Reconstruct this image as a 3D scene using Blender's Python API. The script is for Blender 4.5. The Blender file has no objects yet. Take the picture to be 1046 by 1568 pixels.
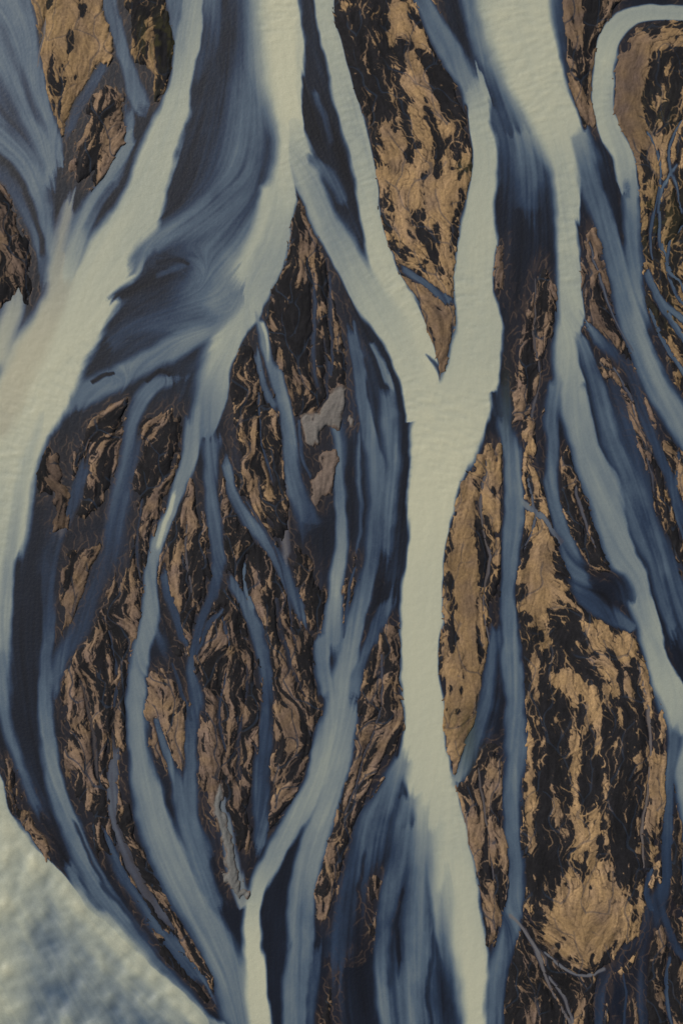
import bpy, math, numpy as np, time
T0=time.time()
rng=np.random.default_rng(7)
M=0.25            # metres per map unit
SP=1.0            # grid spacing in map units
X0,X1,Y0,Y1=-55.,1101.,-55.,1623.
nx=int((X1-X0)/SP)+1; ny=int((Y1-Y0)/SP)+1
xs=X0+np.arange(nx)*SP; ys=Y0+np.arange(ny)*SP
X,Y=np.meshgrid(xs,ys)
X=X.astype(np.float32);Y=Y.astype(np.float32)
fy=np.fft.fftfreq(ny)[:,None]; fx=np.fft.rfftfreq(nx)[None,:]
def blur(a,s):
    s=s/SP
    return np.fft.irfft2(np.fft.rfft2(a)*np.exp(-2*(math.pi*s)**2*(fx*fx+fy*fy)),s=(ny,nx)).astype(np.float32)
def norm(a):
    a=a-a.mean(); return (a/a.std()).astype(np.float32)
def noise(s): return norm(blur(rng.standard_normal((ny,nx)),s))
def ss(a,b,x):
    t=np.clip((x-a)/(b-a),0,1); return t*t*(3-2*t)
WX=X+noise(28)*2.6+noise(7)*.7
WY=Y+noise(28)*2.6+noise(7)*.7
n10a=noise(9);n10b=noise(9);n4a=noise(3.2);n4b=noise(3.2)
FIB=None
def reset():
    global silt,tan,land,cover,hue,tone,FX,FY
    z=lambda v:np.full((ny,nx),v,np.float32)
    silt=z(.09);tan=z(0);land=z(-60);cover=z(.4);hue=z(.3);tone=z(.7);FX=z(0);FY=z(.02)
def catmull(P,n,closed=False):
    P=np.array(P,float); N=len(P); out=[]
    for i in (range(N) if closed else range(N-1)):
        if closed: p0,p1,p2,p3=P[i-1],P[i],P[(i+1)%N],P[(i+2)%N]
        else: p0,p1,p2,p3=P[max(i-1,0)],P[i],P[i+1],P[min(i+2,N-1)]
        for k in range(n):
            t=k/n
            out.append(0.5*((2*p1)+(-p0+p2)*t+(2*p0-5*p1+4*p2-p3)*t*t+(-p0+3*p1-3*p2+p3)*t**3))
    if not closed: out.append(P[-1])
    return np.array(out)
def box(x0,x1,y0,y1):
    i0=max(int((x0-X0)/SP),0); i1=min(int((x1-X0)/SP)+2,nx)
    j0=max(int((y0-Y0)/SP),0); j1=min(int((y1-Y0)/SP)+2,ny)
    if i1<=i0 or j1<=j0: return None
    return slice(j0,j1),slice(i0,i1)
def outside(p): return p[0]<5 or p[0]>1041 or p[1]<5 or p[1]>1563
def S(pts,sw=.5,se=None,cut=1.0,tn=0.,flow=1.,op=1.,fi=None,fo=None):
    """river thread: pts (x,y,width,silt); sw/se = edge softness west/east; fi/fo = fade-in / fade-out length"""
    if se is None: se=sw
    Q=catmull(pts,5)
    seg=np.hypot(np.diff(Q[:,0]),np.diff(Q[:,1])); cum=np.concatenate([[0],np.cumsum(seg)]); LEN=cum[-1]
    if fi is None: fi=0 if outside(pts[0]) else min(55,LEN*.22)
    if fo is None: fo=0 if outside(pts[-1]) else min(60,LEN*.25)
    hwm=Q[:,2].max()/2; pad=hwm*1.3+45
    b=box(Q[:,0].min()-pad,Q[:,0].max()+pad,Q[:,1].min()-pad,Q[:,1].max()+pad)
    if b is None: return
    oj,oi=b[0].start,b[1].start
    sh=(b[0].stop-oj,b[1].stop-oi)
    U=np.full(sh,1e9,np.float32);D=np.full(sh,1e9,np.float32);HW=np.ones(sh,np.float32)
    SV=np.zeros(sh,np.float32);SD=np.zeros(sh,np.float32);DX=np.zeros(sh,np.float32);DY=np.zeros(sh,np.float32);AR=np.zeros(sh,np.float32)
    for n_,(a,c) in enumerate(zip(Q[:-1],Q[1:])):
        p=max(a[2],c[2])*.65+45
        bb=box(min(a[0],c[0])-p,max(a[0],c[0])+p,min(a[1],c[1])-p,max(a[1],c[1])+p)
        if bb is None: continue
        lb=(slice(bb[0].start-oj,bb[0].stop-oj),slice(bb[1].start-oi,bb[1].stop-oi))
        if lb[0].start<0 or lb[1].start<0: continue
        x=WX[bb];y=WY[bb]; dx,dy=c[0]-a[0],c[1]-a[1]; l2=dx*dx+dy*dy
        if l2<1e-6: continue
        t=np.clip(((x-a[0])*dx+(y-a[1])*dy)/l2,0,1)
        ox=x-(a[0]+t*dx); oy=y-(a[1]+t*dy)
        d=np.hypot(ox,oy); hw=np.maximum((a[2]+(c[2]-a[2])*t)/2,.5); u=d/hw
        m=u<U[lb]; l=math.sqrt(l2)
        U[lb][m]=u[m];D[lb][m]=d[m];HW[lb][m]=hw[m];SV[lb][m]=(a[3]+(c[3]-a[3])*t)[m]
        AR[lb][m]=(cum[n_]+t*l)[m]
        SD[lb][m]=(dx*oy-dy*ox)[m];DX[lb][m]=dx/l;DY[lb][m]=dy/l
    ends=np.ones(sh,np.float32)
    fib=FIB[b] if FIB is not None else 0
    if fi>0: ends=ends*ss(0,1,AR/fi+.28*fib*ss(1.3,0,AR/fi))
    if fo>0: ends=ends*ss(0,1,(LEN-AR)/fo+.28*fib*ss(1.3,0,(LEN-AR)/fo))
    U2=U/np.clip(ends*1.6+.12,.12,1)
    so=np.where(SD>0,sw,se)
    al=(1-ss(1-so,1+so*.25+.02,U2))*op*np.clip(ends*1.5,0,1)
    silt[b]=silt[b]*(1-al)+SV*al
    tan[b]=tan[b]*(1-al)+tn*al
    if cut>0:
        # soft-sided threads only flood the land under their visible core
        dd=D-HW*cut*(1-.22*so)*np.clip(ends*2,.25,1)
        land[b]=np.where(D<1e8,np.minimum(land[b],dd),land[b])
    w=np.where(D<1e8,np.exp(-np.maximum(D-HW,0)/22)*flow,0)
    sg=np.where(DY<-0.2,-1,1)
    FX[b]=FX[b]*(1-w*.8)+DX*w*sg; FY[b]=FY[b]*(1-w*.8)+DY*w*sg
def R(pts,w=5,s=.35,tn=0.):
    """narrow rivulet with constant silt"""
    S([(x,y,w*(.8+.4*(i%2)),s) for i,(x,y) in enumerate(pts)],.6,tn=tn,fi=8,fo=8)
def L(pts,cv=.5,hu=.4,to=1.):
    Q=catmull(pts,4,True); pad=30
    b=box(Q[:,0].min()-pad,Q[:,0].max()+pad,Q[:,1].min()-pad,Q[:,1].max()+pad)
    if b is None: return
    x=LX[b];y=LY[b]; D=np.full(x.shape,1e9,np.float32); ins=np.zeros(x.shape,bool)
    for a,c in zip(Q,np.roll(Q,-1,0)):
        dx,dy=c[0]-a[0],c[1]-a[1]; l2=dx*dx+dy*dy+1e-9
        t=np.clip(((x-a[0])*dx+(y-a[1])*dy)/l2,0,1)
        D=np.minimum(D,np.hypot(x-a[0]-t*dx,y-a[1]-t*dy))
        if abs(dy)>1e-9:
            cr=((a[1]>y)!=(c[1]>y))&(x<dx*(y-a[1])/dy+a[0]); ins^=cr
    sd=np.where(ins,D,-D)+3
    land[b]=np.maximum(land[b],sd)
    w=ss(-6,6,sd)
    for f,v in ((cover,cv),(hue,hu),(tone,to)): f[b]=f[b]*(1-w)+v*w
def C(x,y,r,cv=None,hu=None,to=None,ry=None):
    ry=ry or r
    w=np.exp(-(((LX-x)/r)**2+((LY-y)/ry)**2)**1.5)
    for f,v in ((cover,cv),(hue,hu),(tone,to)):
        if v is not None: f[:]=f*(1-w)+v*w
def paint():
    # ------------------------------------------------------------------ land
    L([(15,-60),(170,-60),(168,40),(165,95),(135,145),(100,205),(75,175),(45,115),(25,50)],.78,.85,.9)
    L([(192,-60),(255,-60),(265,50),(268,112),(245,155),(225,120),(205,60)],.3,.9,.7)
    L([(150,152),(188,140),(188,195),(165,245),(125,283),(108,245),(140,190)],.35,.3,.9)
    L([(-70,290),(10,300),(35,350),(52,462),(25,440),(0,465),(-70,470)],.25,.1,.7)
    L([(505,-60),(640,-60),(665,50),(695,130),(720,220),(722,300),(705,400),(690,455),(640,430),(598,375),(582,280),(562,180),(525,100),(505,30)],.5,.8,1)
    L([(605,408),(650,430),(695,470),(698,500),(690,575),(660,545),(635,480)],.85,.5,.8)
    L([(815,-60),(945,-60),(940,20),(905,100),(898,200),(880,150),(850,70)],.62,.35,.8)
    L([(985,60),(1120,30),(1120,600),(1050,600),(1010,520),(985,400),(975,270),(945,230),(940,120)],.5,.9,.85)
    L([(456,295),(480,350),(500,400),(520,470),(532,590),(500,605),(470,645),(440,620),(422,530),(418,450),(438,380)],.22,.25,.8)
    L([(375,515),(395,560),(425,640),(440,720),(446,800),(420,830),(400,790),(365,700),(354,600)],.40,.5,.9)
    L([(764,385),(790,375),(786,430),(765,450)],.8,.15,.7)
    L([(820,405),(855,460),(846,500),(832,560),(815,660),(798,700),(788,520)],.42,.15,.9)
    L([(905,352),(930,410),(965,530),(985,560),(960,560),(925,525),(893,480),(888,420)],.4,.1,.7)
    L([(925,550),(950,580),(985,640),(1005,740),(1010,790),(985,740),(950,650),(925,590)],.45,.15,.8)
    L([(1010,690),(1120,690),(1120,920),(1046,860),(1025,780)],.45,.5,.8)
    L([(745,680),(762,700),(755,760),(765,850),(762,920),(748,1000),(725,1120),(690,1160),(676,1050),(670,900),(680,820),(715,750)],.62,.8,.85)
    L([(800,640),(808,700),(830,740),(850,830),(900,915),(960,960),(1000,1040),(1015,1130),(1012,1230),(1000,1350),(975,1455),(930,1495),(860,1475),(812,1400),(800,1300),(795,1150),(793,1000),(792,850),(792,720)],.45,.85,1)
    L([(860,690),(900,740),(930,830),(942,870),(895,855),(860,790)],.38,.5,.9)
    L([(700,1155),(765,1145),(772,1230),(772,1400),(748,1450),(722,1320),(698,1230)],.5,.4,.9)
    L([(780,1390),(850,1465),(912,1500),(912,1640),(770,1640),(765,1500)],.25,.35,.8)
    L([(1000,1420),(1120,1420),(1120,1640),(985,1640),(985,1500)],.3,.3,.8)
    L([(1040,1120),(1120,1100),(1120,1380),(1040,1380),(1030,1250)],.5,.6,.9)
    L([(183,608),(198,640),(186,700),(155,770),(98,800),(105,730),(138,655)],.42,.2,.9)
    L([(148,835),(142,900),(112,980),(95,970),(100,900),(118,850)],.7,.3,.7)
    L([(237,635),(265,620),(280,650),(255,740),(230,800),(222,900),(212,980),(192,1060),(178,1130),(180,1210),(162,1310),(135,1250),(102,1160),(95,1080),(108,1010),(165,925),(200,830),(210,720)],.36,.2,.85)
    L([(270,765),(308,750),(320,850),(305,950),(285,1005),(263,930),(250,850)],.4,.3,.9)
    L([(228,1040),(282,1035),(290,1130),(272,1205),(247,1165),(230,1110)],.8,.3,.85)
    L([(325,905),(368,925),(390,1000),(397,1120),(390,1200),(382,1290),(350,1330),(318,1250),(300,1180),(312,1060),(303,1005)],.30,.1,.8)
    L([(352,720),(375,790),(420,850),(472,950),(490,1060),(485,1130),(447,1225),(418,1270),(423,1130),(410,1020),(390,930),(350,880),(340,800)],.36,.15,.85)
    L([(455,845),(500,900),(497,958),(470,950)],.3,.2,.8)
    L([(540,850),(558,880),(550,930),(530,960),(526,890)],.4,.4,.8)
    L([(600,950),(616,1000),(608,1110),(582,1190),(547,1295),(505,1395),(480,1400),(488,1310),(528,1200),(555,1090),(566,1010)],.4,.25,.85)
    L([(515,1480),(535,1480),(540,1640),(495,1640)],.5,.3,.8)
    L([(572,1350),(582,1360),(580,1460),(572,1440)],.5,.3,.8)
    L([(190,1235),(237,1330),(302,1430),(350,1525),(300,1500),(238,1430),(203,1350),(178,1290)],.25,.3,.75)
    L([(262,1415),(290,1440),(330,1505),(300,1490)],.2,.3,.8)
    L([(15,1170),(60,1275),(88,1340),(40,1280),(15,1220)],.35,.3,.8)
    L([(478,375),(502,470),(500,565),(480,470)],.35,.3,.8)
    L([(505,440),(525,520),(530,600),(512,560)],.35,.3,.8)
    L([(60,705),(105,690),(95,760),(62,745)],.15,.1,.7)
    L([(255,660),(268,640),(262,700),(245,745)],.3,.3,.8)
    L([(180,1080),(195,1060),(190,1150),(182,1190)],.4,.3,.8)
    # ------ local sediment character (world positions)
    C(570,130,40,.04,.4,.9,90); C(620,80,12,.04,.5,.9,50); C(668,110,18,.04,.4,.9,70); C(665,290,44,.88,.8,1,45); C(650,190,18,.7,.8,1,45)
    C(612,30,14,.8,.85,1,40); C(635,130,12,.8,.8,1,60)
    C(660,375,40,.42,.8,1,25); C(545,40,25,.08); C(250,85,22,.04,.9,.7,35); C(598,240,20,.6,.7,.9,50)
    C(860,20,32,.97,.35,.62,90); C(905,60,14,.05,.4,.7,90); C(962,140,34,1.3,.12,.58,120)
    C(460,500,26,.0,.3,.9,90); C(465,370,20,.6,.3,.9,40)
    C(838,1200,30,.02,.5,.9,140); C(893,1215,22,.45,.9,1,90); C(920,1240,16,.1,.85,1,70); C(888,960,30,.03,.8,1,50); C(820,890,26,.95,.75,.8,60)
    C(925,1020,22,.4,.8,1,60); C(895,1425,48,.85,.95,.72,42); C(965,1070,40,.6,.7,.95,60); C(955,1270,34,.05,.4,.8,110); C(870,1040,20,.75,.85,1,40)
    C(990,1200,14,.8,.6,.9,120); C(812,1050,14,.75,.8,.95,70)
    C(715,900,22,1.1,.85,.72,130); C(700,1050,12,1,.9,.72,60); C(85,85,60,.92,.9,.82,80)
    C(1015,170,30,.6,.9,1,90); C(1010,420,40,.2,1,.7,80); C(460,1010,18,.05); C(360,1060,22,.18,.2,.8,70)
    C(830,1330,30,.02,.4,.8,50); C(1030,750,20,.8,.7,.9,40); C(450,1110,18,.8,.2,.65,25)
    # ------------------------------------------------------------------ water
    S([(-30,-60,120,.45),(10,60,110,.45),(30,150,100,.48),(55,230,80,.5),(85,290,50,.52)],.4,.15)
    S([(-60,60,50,.3),(0,140,45,.22),(30,220,40,.16),(60,280,30,.22)],.8,cut=0)
    S([(-60,-20,30,.35),(0,40,24,.3),(40,130,20,.3),(70,220,16,.3)],.8,cut=0)
    S([(-60,180,70,.45),(0,220,60,.42),(40,270,50,.46),(70,340,40,.52),(85,410,40,.65),(85,470,50,.8)],.7)
    S([(-60,240,50,.12),(0,262,34,.2),(30,300,30,.26),(58,350,28,.36),(70,410,20,.4),(55,465,20,.3)],.6)
    S([(-20,225,16,.1),(20,262,14,.08),(44,310,12,.08),(68,370,12,.1),(68,430,14,.1)],.8,cut=0)
    S([(165,-60,30,.4),(170,0,24,.4),(185,60,24,.4),(200,110,26,.4),(215,150,30,.45),(235,180,24,.5)],.5)
    S([(175,85,16,.3),(150,125,22,.25),(120,170,20,.2),(95,215,18,.3)],.6)
    S([(200,150,18,.3),(200,190,16,.4),(190,240,24,.35),(150,300,30,.4),(115,350,24,.5)],.6)
    S([(262,-60,30,.4),(268,30,24,.4),(280,90,18,.55)],.4)
    S([(345,-60,130,.14),(345,60,130,.12),(320,160,120,.11),(290,250,120,.10),(300,340,160,.14),(290,430,200,.14),(260,520,200,.14),(180,600,130,.1)],.3,fo=20)
    S([(395,-60,80,.3),(390,60,80,.36),(380,150,90,.42),(365,260,110,.4),(345,360,140,.4),(325,450,120,.38),(290,520,80,.35)],.9,cut=0)
    S([(330,-60,40,.42),(322,0,34,.38),(315,60,30,.22),(300,130,20,.2)],.8)
    S([(300,-60,45,.65),(292,0,34,.65),(280,80,34,.7),(270,150,44,.82),(245,230,62,.85),(213,320,72,.85),(170,400,96,.88),(112,500,112,.93),(50,600,130,.95),(10,700,110,.92),(-10,800,120,.85),(-40,900,140,.8),(-60,1000,160,.75),(-70,1100,150,.75)],.35,.22)
    S([(110,290,30,.65),(105,350,36,.72),(95,420,44,.82),(70,500,50,.95),(30,570,60,1),(0,650,50,.95)],.7,tn=.3,cut=0)
    S([(215,190,26,.6),(175,260,30,.5),(140,320,34,.5),(118,380,34,.62),(100,440,30,.8)],.7,cut=0)
    S([(185,270,16,.3),(155,310,14,.3),(130,360,14,.4)],.9,cut=0)
    S([(20,430,30,.6),(20,480,50,.75),(0,540,60,.85)],.8,cut=0,tn=.2)
    S([(60,640,20,.75),(35,740,24,.7),(15,860,26,.6),(5,960,26,.5),(10,1050,20,.45)],.9,cut=0,op=.6)
    S([(415,-60,100,.85),(420,0,100,.87),(425,80,90,.9),(432,150,70,.93),(440,220,50,.92),(430,290,56,.85),(405,370,80,.75),(375,440,84,.75),(345,510,66,.78),(325,560,52,.75),(318,620,50,.62),(300,680,34,.55)],.85,.12,fo=20)
    S([(425,-60,60,.98),(430,60,56,1),(440,160,40,1),(448,220,20,.95)],.8,.3,cut=0)
    S([(420,250,26,.9),(400,340,26,.85),(370,420,26,.8),(335,500,24,.85),(318,560,20,.8)],.9,cut=0)
    S([(350,300,50,.42),(290,340,50,.42),(225,375,36,.42),(190,420,26,.3)],.7,cut=0)
    S([(370,420,60,.45),(320,490,50,.48),(250,540,46,.5),(190,575,46,.48),(130,605,38,.45),(90,645,30,.3)],.55)
    S([(310,400,60,.2),(250,420,44,.08),(190,450,34,.06),(170,480,30,.08)],.8,cut=0)
    S([(330,480,40,.35),(260,490,40,.25),(200,510,30,.25),(150,545,30,.25)],.8,cut=0)
    S([(235,425,12,.3),(275,410,12,.32),(295,408,10,.3)],.8,cut=0,op=.6)
    S([(240,400,12,.06),(280,398,10,.06),(298,406,8,.04)],.7,cut=0,fi=5,fo=5,op=.7)
    S([(290,575,20,.4),(262,585,24,.45),(230,600,30,.48),(210,640,34,.4),(195,710,36,.3),(178,790,40,.26),(160,870,42,.2),(125,950,44,.2),(92,1015,34,.3),(75,1070,24,.35)],.7)
    S([(220,592,8,.05),(245,572,8,.04),(262,578,8,.04)],.6,cut=0,fi=5,fo=5)
    S([(140,590,8,.05),(165,574,8,.04),(180,572,8,.04)],.6,cut=0,fi=5,fo=5)
    S([(90,640,50,.06),(95,700,40,.08),(100,750,34,.12),(82,830,36,.14),(65,900,40,.1),(55,980,40,.1),(62,1040,30,.15)],.8)
    S([(140,680,16,.2),(118,760,24,.28),(92,820,26,.22),(75,900,22,.22),(72,980,20,.32),(68,1050,24,.42),(70,1120,26,.48),(88,1210,32,.52),(120,1300,38,.48),(170,1390,40,.4),(235,1480,44,.38),(300,1560,50,.35),(330,1640,50,.3)],.55)
    S([(85,730,14,.4),(98,790,14,.35),(92,830,12,.25)],1,cut=0,tn=.6,op=.5)
    S([(35,830,20,.06),(25,920,20,.08),(22,1010,24,.1),(30,1090,30,.12),(50,1180,30,.16),(85,1270,26,.2)],.8)
    S([(0,1000,30,.5),(15,1100,26,.45),(35,1180,20,.38),(70,1260,16,.3)],.9,cut=0)
    S([(105,1250,8,.15),(150,1340,10,.15),(215,1430,12,.15),(290,1510,12,.15)],.9,cut=0)
    S([(90,1290,18,.4),(130,1370,20,.55),(190,1450,22,.6),(260,1510,22,.6),(340,1575,22,.6)],.7,cut=0)
    S([(150,1260,20,.35),(200,1360,24,.3),(260,1450,26,.35),(330,1530,22,.3)],.9,cut=.6)
    S([(175,1120,14,.3),(172,1200,20,.4),(180,1270,24,.35),(220,1360,22,.3),(265,1430,18,.3)],.7,tn=.2,cut=.7)
    S([(-60,1150,90,.75),(-30,1260,110,.8),(20,1380,170,.8),(90,1480,220,.75),(160,1580,250,.75),(200,1660,260,.7)],.1,.1,flow=.3)
    S([(-60,1350,150,.8),(-20,1480,160,.8),(20,1600,200,.78)],.2,.2,flow=.3)
    S([(-20,1180,40,.85),(20,1280,36,.85),(85,1350,36,.85),(150,1425,34,.85),(230,1500,36,.85),(310,1565,36,.8)],.8,.12)
    S([(312,620,44,.55),(290,700,34,.55),(265,760,26,.6),(240,815,24,.66),(233,870,26,.58),(225,950,32,.56),(212,1030,34,.56),(208,1110,36,.58),(220,1200,42,.6),(245,1290,54,.58),(295,1390,64,.56),(350,1490,60,.54),(380,1580,60,.52)],.5,.4)
    S([(268,745,10,.9),(245,800,10,.9),(236,850,9,.85)],.6,cut=0)
    S([(235,960,30,.35),(262,1010,18,.12),(300,1040,22,.08),(240,1030,24,.08)],.9,cut=.6)
    S([(240,1100,14,.4),(262,1180,20,.4),(280,1260,36,.4),(310,1340,36,.38),(345,1420,30,.36)],.7)
    S([(325,640,34,.5),(326,740,28,.4),(335,840,24,.32),(325,910,22,.26),(300,980,18,.26),(293,1020,16,.32),(303,1080,22,.32),(290,1170,24,.35),(290,1250,30,.4),(320,1340,30,.35)],.6)
    S([(250,860,10,.35),(262,940,14,.25),(285,1000,12,.3)],.6)
    S([(343,680,16,.6),(358,740,18,.45),(385,800,22,.38),(425,860,24,.3),(455,920,24,.28),(475,965,20,.35)],.6)
    S([(335,870,20,.3),(365,910,18,.36),(390,950,22,.42),(402,1010,24,.4),(410,1090,26,.33),(402,1180,30,.33),(402,1260,28,.38),(395,1330,24,.4)],.6)
    S([(380,850,8,.5),(375,890,9,.5),(395,950,10,.5)],.6)
    S([(340,1200,14,.6),(345,1270,26,.55),(360,1340,30,.58),(378,1400,26,.7)],.5,tn=.15,fo=20)
    S([(395,470,26,.5),(410,520,24,.55),(425,590,20,.45),(437,660,22,.42),(450,740,34,.4),(468,790,40,.3),(480,850,50,.12)],.6)
    S([(400,485,10,.85),(415,525,9,.8),(415,560,7,.6)],.8,cut=0)
    S([(395,530,10,.4),(405,590,12,.4),(425,640,14,.4)],.7)
    S([(500,800,90,.07),(500,860,60,.08),(505,900,40,.12)],.8)
    S([(515,610,26,.4),(522,680,26,.46),(520,760,24,.48),(520,830,26,.58),(516,900,28,.65),(512,960,44,.5),(510,1020,50,.5)],.6)
    S([(432,740,16,.4),(436,820,18,.45),(440,870,14,.4)],.9,tn=.6,cut=0,op=.7)
    S([(490,350,30,.10),(520,440,40,.11),(548,540,54,.12),(562,640,86,.12),(570,740,90,.13),(575,840,90,.13),(580,910,70,.15)],.4,cut=.8)
    S([(535,480,16,.35),(548,560,18,.4),(560,640,22,.38),(572,720,34,.4),(575,800,38,.38),(565,880,30,.4),(545,960,36,.48),(525,1050,44,.58),(497,1150,42,.66),(460,1240,40,.66),(420,1310,36,.65),(392,1370,30,.8),(383,1420,34,.92),(390,1490,38,.97),(400,1580,44,.95)],.6,.35)
    S([(590,570,20,.4),(598,640,34,.48),(600,720,34,.44),(592,800,30,.4),(590,870,22,.35)],.8)
    S([(565,520,10,.5),(585,560,10,.55),(600,600,12,.5)],.8,cut=0)
    S([(552,640,8,.3),(545,720,10,.35),(548,800,9,.3),(540,850,8,.3)],.8,cut=0)
    S([(605,900,24,.3),(585,960,20,.35),(560,1020,22,.4),(540,1090,24,.5)],.6)
    S([(490,960,20,.5),(495,1020,28,.5),(510,1080,40,.58)],.6)
    S([(550,1060,20,.5),(530,1130,34,.62),(505,1220,40,.62),(475,1310,44,.58),(460,1400,46,.5),(455,1480,50,.48),(455,1580,54,.46)],.4)
    S([(478,1080,18,.15),(470,1160,20,.15),(440,1230,20,.15)],.8,cut=0)
    S([(470,-60,50,.12),(495,90,50,.09),(520,220,60,.1),(545,320,56,.12),(560,390,40,.18)],.3)
    S([(492,-60,34,.85),(498,20,30,.85),(515,100,34,.82),(540,180,42,.8),(560,260,38,.82),(572,340,36,.88),(588,410,46,.92),(620,490,58,.93),(642,560,56,.95),(655,640,60,.93)],.35,.12,fo=10)
    S([(450,190,22,.9),(475,270,46,.7),(500,335,52,.68),(540,405,56,.76),(580,470,56,.82),(615,530,56,.88),(638,590,50,.92),(655,650,60,.95)],.2,.45,fi=0,fo=10)
    S([(470,240,10,.35),(510,270,24,.35),(535,320,20,.3)],.8,cut=0)
    S([(480,120,14,.35),(500,180,16,.3),(515,240,18,.28)],.8,cut=0)
    S([(612,400,10,.3),(640,425,14,.32),(690,462,18,.32)],.5,fo=5)
    S([(650,545,8,.3),(678,575,12,.1),(684,600,6,.08)],.8,cut=0,fo=5)
    S([(590,-60,20,.3),(640,-10,26,.38),(672,50,40,.48),(700,95,50,.52),(722,140,44,.62),(736,200,34,.85)],.4)
    S([(665,-60,60,.1),(700,10,60,.09),(730,70,50,.12),(760,150,60,.25)],.6)
    S([(700,-60,20,.35),(720,30,20,.35),(745,110,20,.35)],.9,cut=0)
    S([(715,100,36,.6),(737,180,36,.82),(744,260,48,.86),(735,350,58,.88),(728,430,60,.88),(727,520,76,.88),(715,600,96,.92),(685,670,110,.97),(667,740,80,1),(655,820,64,.98),(645,900,62,.95),(642,1000,58,.96),(645,1090,66,.95),(655,1180,76,.93),(672,1260,80,.88),(690,1340,80,.86),(705,1420,76,.85),(720,1500,70,.88),(728,1580,76,.9)],.18,.14)
    S([(560,1450,150,.1),(600,1520,220,.12),(620,1600,260,.12)],.5,cut=.9)
    S([(634,1130,22,.8),(605,1200,44,.52),(570,1270,54,.38),(545,1350,56,.28),(525,1430,60,.2),(515,1500,40,.2)],.7)
    S([(636,1190,30,.75),(612,1290,40,.38),(595,1370,34,.4),(585,1450,30,.38),(592,1520,26,.58),(600,1600,30,.58)],.8)
    S([(650,1240,60,.75),(640,1340,60,.5),(640,1430,70,.5),(635,1510,80,.48),(640,1600,90,.45)],.9)
    S([(680,1330,40,.75),(680,1420,30,.55),(690,1520,20,.2),(690,1600,20,.2)],.9,cut=0)
    S([(560,1290,8,.15),(553,1380,9,.12),(545,1470,10,.1)],.8,cut=0)
    S([(618,1340,8,.12),(608,1420,10,.1),(615,1500,12,.1)],.8,cut=0)
    S([(665,1420,8,.2),(660,1500,9,.15),(665,1600,9,.15)],.8,cut=0)
    S([(700,1300,40,.9),(715,1400,44,.9),(725,1500,44,.95),(728,1600,50,.95)],.6,.15,cut=0)
    S([(485,1440,14,.25),(480,1520,20,.3),(480,1600,20,.3)],.8)
    S([(430,1430,26,.12),(425,1500,26,.12),(425,1600,24,.12)],.8,cut=0)
    S([(790,-60,150,.5),(800,60,150,.45),(815,160,120,.36),(820,250,110,.2),(815,340,100,.12),(800,420,60,.09),(785,500,24,.09),(780,600,20,.1)],.4)
    S([(800,180,80,.55),(808,260,60,.38),(812,350,30,.25)],.9,cut=0)
    S([(778,-60,130,.9),(790,40,120,.92),(815,120,100,.92),(845,190,86,.9),(862,250,62,.82),(868,320,46,.82),(872,400,38,.82),(872,480,44,.78),(866,550,48,.73),(872,620,54,.68),(890,690,54,.63),(925,770,60,.6),(955,850,52,.62),(980,930,40,.68),(1000,1000,36,.75),(1025,1060,50,.8),(1046,1130,54,.72),(1060,1240,50,.6),(1070,1400,50,.5)],.55,.14)
    S([(745,150,16,.3),(770,230,20,.22),(765,330,20,.1),(765,400,14,.08)],.9,cut=0)
    S([(885,330,16,.1),(900,420,14,.08),(900,480,14,.1)],.8,cut=.5)
    S([(905,560,60,.16),(940,650,80,.2),(970,740,70,.24),(1000,820,50,.26),(1030,900,50,.26),(1060,980,50,.26)],.5,cut=.75)
    S([(885,480,24,.6),(905,570,30,.36),(930,660,34,.38),(965,750,38,.38),(995,840,32,.36),(1015,930,26,.38),(1040,1000,24,.42)],.7)
    S([(885,490,18,.6),(930,530,24,.28),(960,570,20,.18),(985,640,20,.22),(1020,720,20,.28),(1050,800,20,.28)],.7)
    S([(885,590,20,.7),(900,680,26,.6),(945,780,26,.55)],.9,cut=0)
    S([(855,550,24,.7),(838,630,26,.38),(838,700,22,.42),(848,780,26,.42),(870,850,34,.42),(905,910,40,.34),(945,945,26,.33),(970,965,20,.4)],.6,fo=10)
    S([(900,880,30,.1),(950,890,30,.12),(960,930,30,.2)],.8,cut=.6)
    S([(790,765,10,.5),(815,785,10,.45),(840,810,10,.4),(858,835,12,.4)],.5,tn=.2,fo=5)
    S([(1100,22,30,.75),(1030,22,26,.75),(975,25,32,.75),(942,55,40,.8),(928,100,42,.85),(922,160,38,.82),(930,205,34,.8),(955,250,30,.75),(968,310,26,.6)],.2,.2)
    S([(880,190,30,.75),(905,270,46,.38),(930,350,40,.38),(955,430,46,.48),(975,510,46,.48),(1000,580,48,.48),(1046,660,44,.53),(1090,720,40,.5)],.5,fi=25)
    S([(963,270,26,.6),(972,370,30,.48),(975,440,26,.56),(985,520,24,.58),(1015,600,24,.6),(1050,660,30,.62)],.7)
    S([(930,260,22,.1),(945,320,14,.1),(962,390,10,.12)],.9,cut=0)
    S([(772,560,14,.15),(774,620,26,.26),(780,700,28,.46),(784,780,30,.5),(778,860,30,.52),(778,940,30,.48),(782,1010,34,.46),(788,1090,32,.44),(784,1170,32,.4),(785,1260,30,.42),(790,1340,34,.42),(780,1410,36,.38),(760,1500,34,.4),(755,1600,40,.42)],.5)
    S([(762,930,20,.4),(756,1000,24,.35),(748,1070,30,.35),(725,1140,34,.4),(700,1200,26,.6)],.7,fo=10)
    S([(755,600,16,.12),(765,640,20,.15)],.8)
    S([(1040,1090,30,.4),(1028,1180,22,.35),(1020,1280,18,.33),(1022,1350,24,.28),(1000,1400,34,.2),(985,1450,24,.16),(988,1560,20,.2),(990,1620,20,.25)],.5)
    S([(985,1430,20,.16),(950,1470,24,.12),(925,1500,18,.18),(915,1600,14,.28)],.6)
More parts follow.
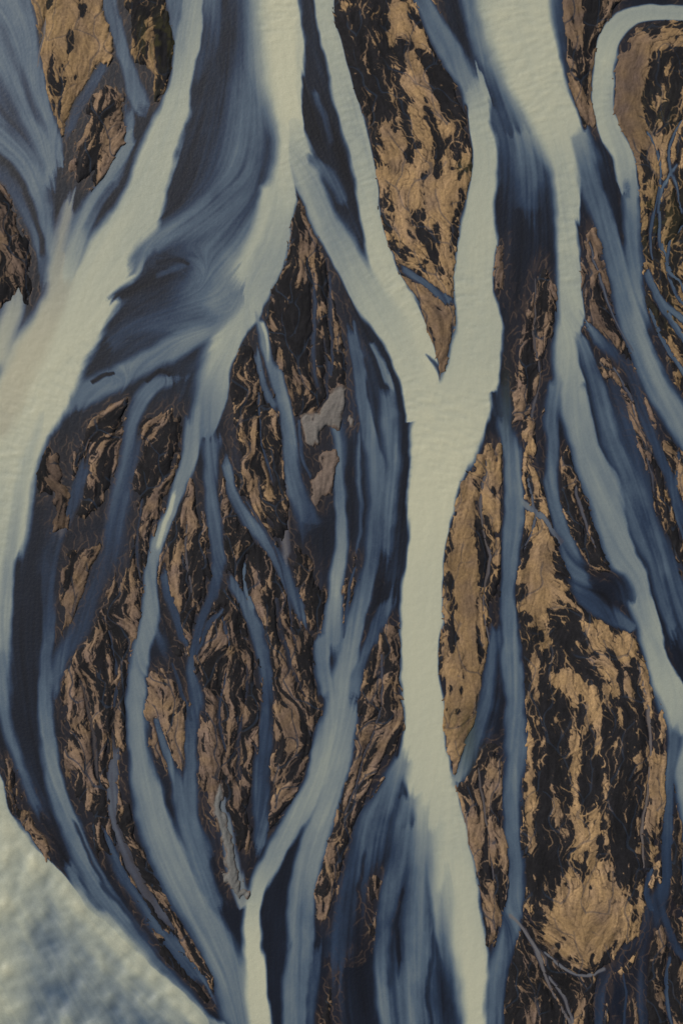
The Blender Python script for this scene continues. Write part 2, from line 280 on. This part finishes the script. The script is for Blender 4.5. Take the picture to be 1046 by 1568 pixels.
    S([(1005,1380,14,.25),(1030,1440,14,.22),(1060,1480,14,.3)],.6)
    # narrow rivulets
    R([(988,410),(1010,455),(1060,500)],12,.4); R([(1000,440),(1020,480),(1060,540)],7,.4)
    R([(1010,320),(1020,390),(1046,440),(1080,470)],7,.4); R([(1040,250),(1012,290),(1008,330)],6,.4)
    R([(985,200),(1000,225),(1010,270),(1000,330),(1000,400)],5,.38); R([(1060,330),(1030,370),(1025,420),(1050,470)],5,.35)
    R([(1046,180),(1025,230),(1035,290),(1046,330)],5,.35); R([(990,460),(1010,510),(1050,580)],6,.4)
    R([(775,1400),(800,1430),(840,1500),(890,1600)],8,.35,.5); R([(830,1460),(865,1480),(905,1488),(935,1478)],6,.45,.4)
    R([(840,1490),(870,1530),(880,1600)],5,.4,.4); R([(1000,1325),(994,1370),(1000,1400)],8,.3)
    R([(1030,1460),(1020,1520),(1030,1600)],6,.3); R([(950,1480),(965,1530),(955,1600)],6,.25)
    R([(455,640),(462,700),(480,735)],8,.3)
    R([(475,400),(482,480),(478,560),(490,600)],6,.2); R([(500,420),(508,500),(505,580)],5,.2)
    R([(900,360),(920,430),(950,500),(970,540)],4,.3,.2); R([(935,560),(965,620),(990,700),(1005,760)],4,.28,.2)
    R([(870,710),(885,770),(915,840)],4,.3,.3); R([(1040,690),(1035,760),(1046,830)],6,.3)
    R([(745,700),(738,780),(748,850),(740,930),(750,990)],4,.3,.4); R([(735,1170),(745,1260),(750,1350)],4,.25,.4)
    R([(820,430),(815,500),(822,570),(808,640)],4,.2,.3); R([(805,730),(812,790),(798,840)],5,.35,.2)
    R([(340,930),(345,1000),(335,1080),(345,1150)],4,.2); R([(370,960),(375,1050),(365,1130),(370,1200)],4,.15)
    R([(165,960),(180,1020),(178,1090)],6,.25); R([(290,790),(285,850),(295,920)],4,.2,.3)
    R([(130,1040),(145,1120),(150,1200)],4,.15,.2); R([(215,760),(205,830),(215,890)],4,.2)
    R([(395,600),(400,680),(420,740)],4,.25); R([(380,760),(410,820),(440,900),(450,980)],4,.2)
    R([(425,920),(440,1000),(470,1070)],4,.15); R([(590,1000),(585,1080),(560,1160),(530,1250)],4,.2,.2)
    R([(60,-60),(75,30),(60,100)],3,.3,.6); R([(975,1010),(990,1080),(995,1160),(985,1250),(990,1330)],4,.3,.6)
    R([(505,640),(500,560),(495,500)],5,.2); R([(545,860),(535,930),(530,980)],5,.3)
    R([(300,1010),(320,960),(345,930)],6,.25); R([(265,1010),(280,1050),(300,1110)],5,.25)
    # pale silt aprons standing just above the dark pool
    L([(524,596),(532,625),(526,652),(508,650),(492,668),(486,682),(468,668),(464,650),(478,634),(496,628),(506,606)],1.35,-.6,.85)
    L([(508,690),(512,720),(504,756),(482,762),(476,740),(492,728),(500,706)],1.35,-.2,.8)
    L([(76,722),(92,712),(98,740),(108,790),(92,812),(90,770)],.9,.0,.45)
    L([(338,1205),(348,1230),(356,1290),(372,1350),(362,1370),(342,1320),(330,1260),(322,1240)],1.35,-.8,.85)
def lic(fields,length,step,ax,ay):
    acc=[f.copy() for f in fields]
    for sgn in (1,-1):
        gx=np.tile(np.arange(nx,dtype=np.float32),(ny,1)); gy=np.repeat(np.arange(ny,dtype=np.float32)[:,None],nx,1)
        idx=np.arange(nx*ny).reshape(ny,nx)
        for k in range(int(length/step)):
            gx+=ax.ravel()[idx]*(sgn*step/SP); gy+=ay.ravel()[idx]*(sgn*step/SP)
            ix=np.clip((gx+.5).astype(np.int32),0,nx-1); iy=np.clip((gy+.5).astype(np.int32),0,ny-1)
            idx=iy*nx+ix
            for a,f in zip(acc,fields): a+=f.ravel()[idx]
    return [norm(a) for a in acc]
reset(); LX=WX;LY=WY; paint()
FX=blur(FX,6);FY=blur(FY,6); n=np.hypot(FX,FY)+1e-6; FX/=n;FY/=n
fX,fY=FX.copy(),FY.copy()
print('pass1',time.time()-T0)
c1,c2,c3=lic([noise(5),noise(9),noise(1.5)],75,4,fX,fY)
m1,m2=lic([noise(2.6),noise(4.2)],28,2.4,fX,fY)
FIB=(c3*.5+c1*.7).astype(np.float32)
dsp=c3*.4+c1*1.2+m1*.4
WX=WX-fY*dsp; WY=WY+fX*dsp
ld=m1*1.8+m2*1.6+c1*2.2
LX=WX+n10a*3.5+n4a*1.3-fY*ld; LY=WY+n10b*3.5+n4b*1.3+fX*ld
reset(); paint()
print('pass2',time.time()-T0)
wa=noise(11)*.34; ca,sa=np.cos(wa),np.sin(wa)
bX=fX*ca-fY*sa; bY=fX*sa+fY*ca
def rills(sig,k,npart,steps,sgn):
    h_=noise(sig); hx=np.gradient(h_,axis=1)*sig/SP; hy=np.gradient(h_,axis=0)*sig/SP
    vx=bX*sgn-k*hx; vy=bY*sgn-k*hy; n_=np.hypot(vx,vy)+1e-6; vx/=n_;vy/=n_
    vx=vx.ravel();vy=vy.ravel()
    px=rng.random(npart,dtype=np.float32)*(nx-1); py=rng.random(npart,dtype=np.float32)*(ny-1)
    D=np.zeros(nx*ny,np.float32)
    for s in range(steps):
        idx=(py+.5).astype(np.int32)*nx+(px+.5).astype(np.int32)
        px=np.clip(px+vx[idx],0,nx-1.51); py=np.clip(py+vy[idx],0,ny-1.51)
        if s>6: D+=np.bincount((py+.5).astype(np.int32)*nx+(px+.5).astype(np.int32),minlength=nx*ny)
    D=np.log1p(D.reshape(ny,nx)); D=blur(D,.5)
    lo,hi=np.percentile(D[::5,::5],(5,97)); return np.clip((D-lo)/(hi-lo),0,1.3)
rA=rills(2.2,.8,420000,50,1)
rB=rills(2.2,.85,420000,50,-1)
rC=rills(5.5,.9,350000,90,1)
rD=rills(8.0,.75,260000,130,1)      # widest wet rills that carry water over the bars
print('rills',time.time()-T0)
f1,f2,f3=lic([noise(.9),noise(1.6),noise(2.6)],14,1.3,bX,bY)
q1,q2=lic([noise(2.0),noise(3.4)],34,2.2,bX,bY)
iso1=noise(1.1); iso2=noise(2.6); iso4=noise(6)
rAh=rA-blur(rA,4); rBh=rB-blur(rB,4); rCh=rC-blur(rC,8); rDh=rD-blur(rD,10)
land=land+np.where(land>-30,m1*1.0+f2*.8+rAh*3-.3,0)
hs=np.clip(hue,0,1)
pat=norm(f3*.25+m2*.5+c1*.6+iso4*.36+c2*.3+iso2*.10)      # broad ragged patches
strk=norm(q1*.5+q2*.7+c1*.4+f2*.3+iso4*.12)               # long streaks
wv=ss(.35,.75,hs); g=norm(pat*wv+strk*(1-wv))+rCh*.8+rBh*.55
rim=np.exp(-np.maximum(land,0)/2.5)*.12
cov=np.clip(cover+rim,0.01,.995)
thr=-(np.log(cov/(1-cov))/1.702)
dpt=g-thr
light=ss(-.10,.10,dpt)
strand=1-ss(.04,.28,np.abs(f2))
smooth_=np.clip(1.35-cover,0,1)
dark_r=np.maximum(ss(.15,.5,rAh+.08),(.5+.3*(1-wv))*strand)*(1-.85*ss(.15,1.4,dpt))*smooth_
light=light*(1-.9*dark_r)
thread=np.maximum(ss(.12,.45,rBh)*.62,(1-ss(.03,.18,np.abs(f1)))*(.25+.2*(1-wv)))*ss(-1.25,-.1,dpt)*ss(0,.1,cover)
light=np.maximum(light,thread)
light=light*np.clip(.90+(.10*f1+.08*iso1-.20*rAh+.10*m1)*(.35+.65*smooth_),.2,1.15)
tonev=np.clip(tone*(.95+(.12*m2+.10*f2+.05*iso2)*(.4+.6*smooth_)),.3,1.35)*np.where(cover<1.2,.84+.16*hs,1)
wet=ss(.26,.50,rDh)*(1-.55*hs)*ss(1.25,1.0,cover)
silt0=silt.copy()
mid=1-np.abs(silt-.4)/.6
silt=silt+(c3*.026+c1*.026+c2*.02+rCh*.012)*np.clip(mid,0.10,1)*1.25
shore=np.exp(-np.clip(-land,0,60)/5)
silt=silt-shore*.07*ss(.2,.7,silt)
shal=ss(-26,-2,land)*ss(.28,.1,silt0)
tan=np.clip(tan,0,1)
tand=shal*(.10+.7*ss(.05,.4,rBh)+.25*ss(.3,1.5,f2))
amp=ss(.5,.9,silt0)
tr,=lic([noise(2.2)],8,1.5,-fY,fX)
trm=ss(-.3,1.2,noise(45))
bl=ss(0,50,Y-(1215+1.02*X))*ss(360,300,X)
ca1,=lic([noise(7.0)],10,2,fX*.7-fY*.7,fY*.7+fX*.7)
cl=norm(ca1*.8+noise(11)*.7+noise(4.5)*.3); big=noise(40)
core=ss(30,130,Y-(1215+1.02*X))*ss(0,90,X)
silt=silt+bl*.03-core*(.20+.05*big)+bl*cl*.045+tr*amp*trm*(1-bl)*.012
silt=np.clip(silt,0.0,1.05)
zw=c3*.004+iso1*.006+iso2*.012*amp+m2*.010*amp+tr*amp*(.006+.03*trm)*(1-bl)+cl*.32*bl
h=np.where(land>0,1.0*(1-np.exp(-np.maximum(land,0)/7)),np.maximum(land,-8)*.12)
zg=h*.9+light*.20*(land>0)+f1*.02+f2*.03+iso1*.012-rAh*.08-wet*.12
zg=np.where(land>0.3,np.maximum(zg,.03),zg-.05)
green=0*X
for (gx_,gy_,gr,gv) in ((245,60,34,1),(750,700,24,.7),(1000,330,50,.7),(712,1110,26,.8),(712,255,14,.7),(1020,480,30,.5),(60,30,40,.3),(230,150,20,.5),(1000,180,40,.3)):
    green=np.maximum(green,gv*np.exp(-((X-gx_)**2+(Y-gy_)**2)/gr**2)*ss(-.8,.8,m1+iso2*.5))
wgreen=.9*np.exp(-((X-715)**2/14**2+(Y-1120)**2/60**2))+.5*np.exp(-((X-775)**2/8**2+(Y-620)**2/50**2))
def build(name,z,keep,attrs):
    q=keep[:-1,:-1]|keep[1:,:-1]|keep[:-1,1:]|keep[1:,1:]
    jj,ii=np.nonzero(q)
    v00=jj*nx+ii
    F=np.stack([v00,v00+nx,v00+nx+1,v00+1],1)
    used=np.zeros(nx*ny,bool); used[F.ravel()]=True
    remap=np.cumsum(used)-1; F=remap[F]
    co=np.stack([(X.ravel()-523)*M,(784-Y.ravel())*M,z.ravel()],1)[used]
    me=bpy.data.meshes.new(name)
    me.vertices.add(len(co)); me.vertices.foreach_set('co',co.astype(np.float32).ravel())
    me.loops.add(F.size); me.loops.foreach_set('vertex_index',F.ravel().astype(np.int32))
    me.polygons.add(len(F)); me.polygons.foreach_set('loop_start',(np.arange(len(F))*4).astype(np.int32))
    me.polygons.foreach_set('use_smooth',np.ones(len(F),bool))
    me.update(calc_edges=True)
    for k,a in attrs.items():
        at=me.attributes.new(k,'FLOAT','POINT'); at.data.foreach_set('value',a.ravel()[used].astype(np.float32))
    ob=bpy.data.objects.new(name,me); bpy.context.scene.collection.objects.link(ob)
    return ob
river=build('river',zw,land<2.5,{'silt':silt,'tan':tan,'moss':wgreen,'bed':np.clip(tand,0,1)})
ground=build('ground',zg,land>-4,{'light':light,'hue':np.clip(hue+.15*iso4,0,1),'ash':np.clip(-hue,0,1),'tone':tonev,'moss':green,'wet':wet})
me=bpy.data.meshes.new('outwash_plain'); N=60; RR=9000
vs=[];fs=[]
for j in range(N+1):
    for i in range(N+1):
        u=(i/N*2-1);v=(j/N*2-1)
        vs.append((RR*u*abs(u),RR*v*abs(v),-1.6+.25*math.sin(i*1.7)*math.cos(j*2.3)))
for j in range(N):
    for i in range(N):
        a=j*(N+1)+i; fs.append((a,a+1,a+N+2,a+N+1))
me.from_pydata(vs,[],fs); plain=bpy.data.objects.new('outwash_plain',me); bpy.context.scene.collection.objects.link(plain)
print('mesh',time.time()-T0,len(river.data.vertices),len(ground.data.vertices))
# ------------------------------------------------------------------ materials
def lin(r,g_,b,k=1.):
    f=lambda c:((c/255+.055)/1.055)**2.4 if c>10 else c/255/12.92
    return (f(r)*k,f(g_)*k,f(b)*k,1)
K=1.12
def newmat(n):
    m=bpy.data.materials.new(n); m.use_nodes=True; nt=m.node_tree; return m,nt,nt.nodes['Principled BSDF']
def attr(nt,n):
    a=nt.nodes.new('ShaderNodeAttribute'); a.attribute_name=n; return a.outputs['Fac']
def mix(nt,f,a,b,mode='MIX'):
    m=nt.nodes.new('ShaderNodeMix'); m.data_type='RGBA'; m.blend_type=mode
    for s,v in ((m.inputs[0],f),(m.inputs[6],a),(m.inputs[7],b)):
        if hasattr(v,'links'): nt.links.new(v,s)
        else: s.default_value=v
    return m.outputs[2]
def ramp(nt,f,st):
    r=nt.nodes.new('ShaderNodeValToRGB'); e=r.color_ramp.elements
    while len(e)<len(st): e.new(.5)
    for x,(p,c) in zip(e,st): x.position=p; x.color=c
    nt.links.new(f,r.inputs[0]); return r.outputs[0]
def tex(nt,scale,detail=4,rough=.6,sc=None,dist=0):
    tc=nt.nodes.new('ShaderNodeNewGeometry'); t=nt.nodes.new('ShaderNodeTexNoise')
    t.inputs['Scale'].default_value=scale; t.inputs['Detail'].default_value=detail; t.inputs['Roughness'].default_value=rough
    t.inputs['Distortion'].default_value=dist
    o=tc.outputs['Position']
    if sc:
        mp=nt.nodes.new('ShaderNodeMapping'); mp.inputs['Scale'].default_value=sc; nt.links.new(o,mp.inputs['Vector']); o=mp.outputs[0]
    nt.links.new(o,t.inputs['Vector']); return t.outputs['Fac']
def maprange(nt,f,a,b,c,d):
    m=nt.nodes.new('ShaderNodeMapRange'); nt.links.new(f,m.inputs[0])
    for i,v in zip((1,2,3,4),(a,b,c,d)): m.inputs[i].default_value=v
    return m.outputs[0]
WST=[(0,lin(13,13,18,K)),(.12,lin(22,27,38,K)),(.27,lin(41,55,75,K)),(.45,lin(78,93,107,K)),(.65,lin(117,126,126,K)),(.82,lin(153,157,142,K)),(1,lin(181,179,153,K))]
m,nt,bs=newmat('glacial_water')
c=ramp(nt,attr(nt,'silt'),WST)
c=mix(nt,attr(nt,'tan'),c,lin(120,106,92,K))
c=mix(nt,attr(nt,'bed'),c,lin(78,64,54,K))
c=mix(nt,maprange(nt,attr(nt,'moss'),0,1,0,.5),c,lin(70,76,50,K))
gr=maprange(nt,tex(nt,3.2,3,.8),.3,.7,.84,1.16)
c=mix(nt,1.0,c,gr,'MULTIPLY')
nt.links.new(c,bs.inputs['Base Color']); bs.inputs['Roughness'].default_value=.45
bs.inputs['Specular IOR Level'].default_value=.3
bp=nt.nodes.new('ShaderNodeBump'); bp.inputs['Strength'].default_value=.25; bp.inputs['Distance'].default_value=.15
nt.links.new(tex(nt,1.6,4,.7),bp.inputs['Height']); nt.links.new(bp.outputs[0],bs.inputs['Normal'])
river.data.materials.append(m)
m,nt,bs=newmat('volcanic_sand')
sed=mix(nt,attr(nt,'hue'),lin(136,114,99,K),lin(170,138,96,K))
gn=tex(nt,.9,5,.7)
sed=mix(nt,maprange(nt,gn,.35,.7,0,.5),sed,lin(108,88,71,K))
sed=mix(nt,attr(nt,'ash'),sed,lin(120,124,122,K))
blk=mix(nt,tex(nt,.5,5,.7),lin(15,14,17,K),lin(42,40,42,K))
c=mix(nt,attr(nt,'light'),blk,sed)
c=mix(nt,maprange(nt,attr(nt,'wet'),0,1,0,.85),c,lin(44,54,68,K))
c=mix(nt,maprange(nt,attr(nt,'moss'),0,1,0,.6),c,lin(74,70,32,K))
c=mix(nt,1.0,c,attr(nt,'tone'),'MULTIPLY')
gr=maprange(nt,tex(nt,3.5,3,.8),.3,.7,.78,1.22)
c=mix(nt,1.0,c,gr,'MULTIPLY')
nt.links.new(c,bs.inputs['Base Color']); bs.inputs['Roughness'].default_value=.85; bs.inputs['Specular IOR Level'].default_value=.25
bp=nt.nodes.new('ShaderNodeBump'); bp.inputs['Strength'].default_value=.5; bp.inputs['Distance'].default_value=.2
nt.links.new(tex(nt,2.2,5,.7),bp.inputs['Height']); nt.links.new(bp.outputs[0],bs.inputs['Normal'])
ground.data.materials.append(m)
m,nt,bs=newmat('outwash_sand')
bars=mix(nt,maprange(nt,tex(nt,.25,8,.6,(1,.3,1),.6),.45,.55,0,1),lin(28,27,28),lin(122,100,76))
wat=ramp(nt,maprange(nt,tex(nt,.05,6,.55,(1,.22,1),.5),.35,.7,0,1),WST)
c=mix(nt,maprange(nt,tex(nt,.06,5,.5,(1,.22,1),.8),.47,.5,0,1),bars,wat)
nt.links.new(c,bs.inputs['Base Color']); bs.inputs['Roughness'].default_value=.8
plain.data.materials.append(m)
# ------------------------------------------------------------------ light, camera
sc=bpy.context.scene
el,az=math.radians(48),math.radians(-50)
w=bpy.data.worlds.new('World'); sc.world=w; w.use_nodes=True
sk=w.node_tree.nodes.new('ShaderNodeTexSky'); sk.sky_type='NISHITA'; sk.sun_disc=False; sk.sun_elevation=el; sk.sun_rotation=az
bg=w.node_tree.nodes['Background']; w.node_tree.links.new(sk.outputs[0],bg.inputs[0]); bg.inputs[1].default_value=.05
from mathutils import Vector
sd=Vector((math.sin(az)*math.cos(el),math.cos(az)*math.cos(el),math.sin(el)))
sl=bpy.data.lights.new('sun','SUN'); sl.energy=3.1; sl.angle=math.radians(.5); sl.color=(1,.95,.87)
so=bpy.data.objects.new('sun',sl); so.rotation_euler=sd.to_track_quat('Z','Y').to_euler(); so.location=sd*500; sc.collection.objects.link(so)
cd=bpy.data.cameras.new('camera'); H=600
cd.sensor_fit='VERTICAL'; cd.angle=2*math.atan(784*M/H); cd.clip_end=30000; cd.clip_start=1
co=bpy.data.objects.new('camera',cd); co.location=(0,0,H); sc.collection.objects.link(co); sc.camera=co
sc.view_settings.view_transform='Standard'; sc.view_settings.look='None'; sc.view_settings.exposure=0
print('done',time.time()-T0)
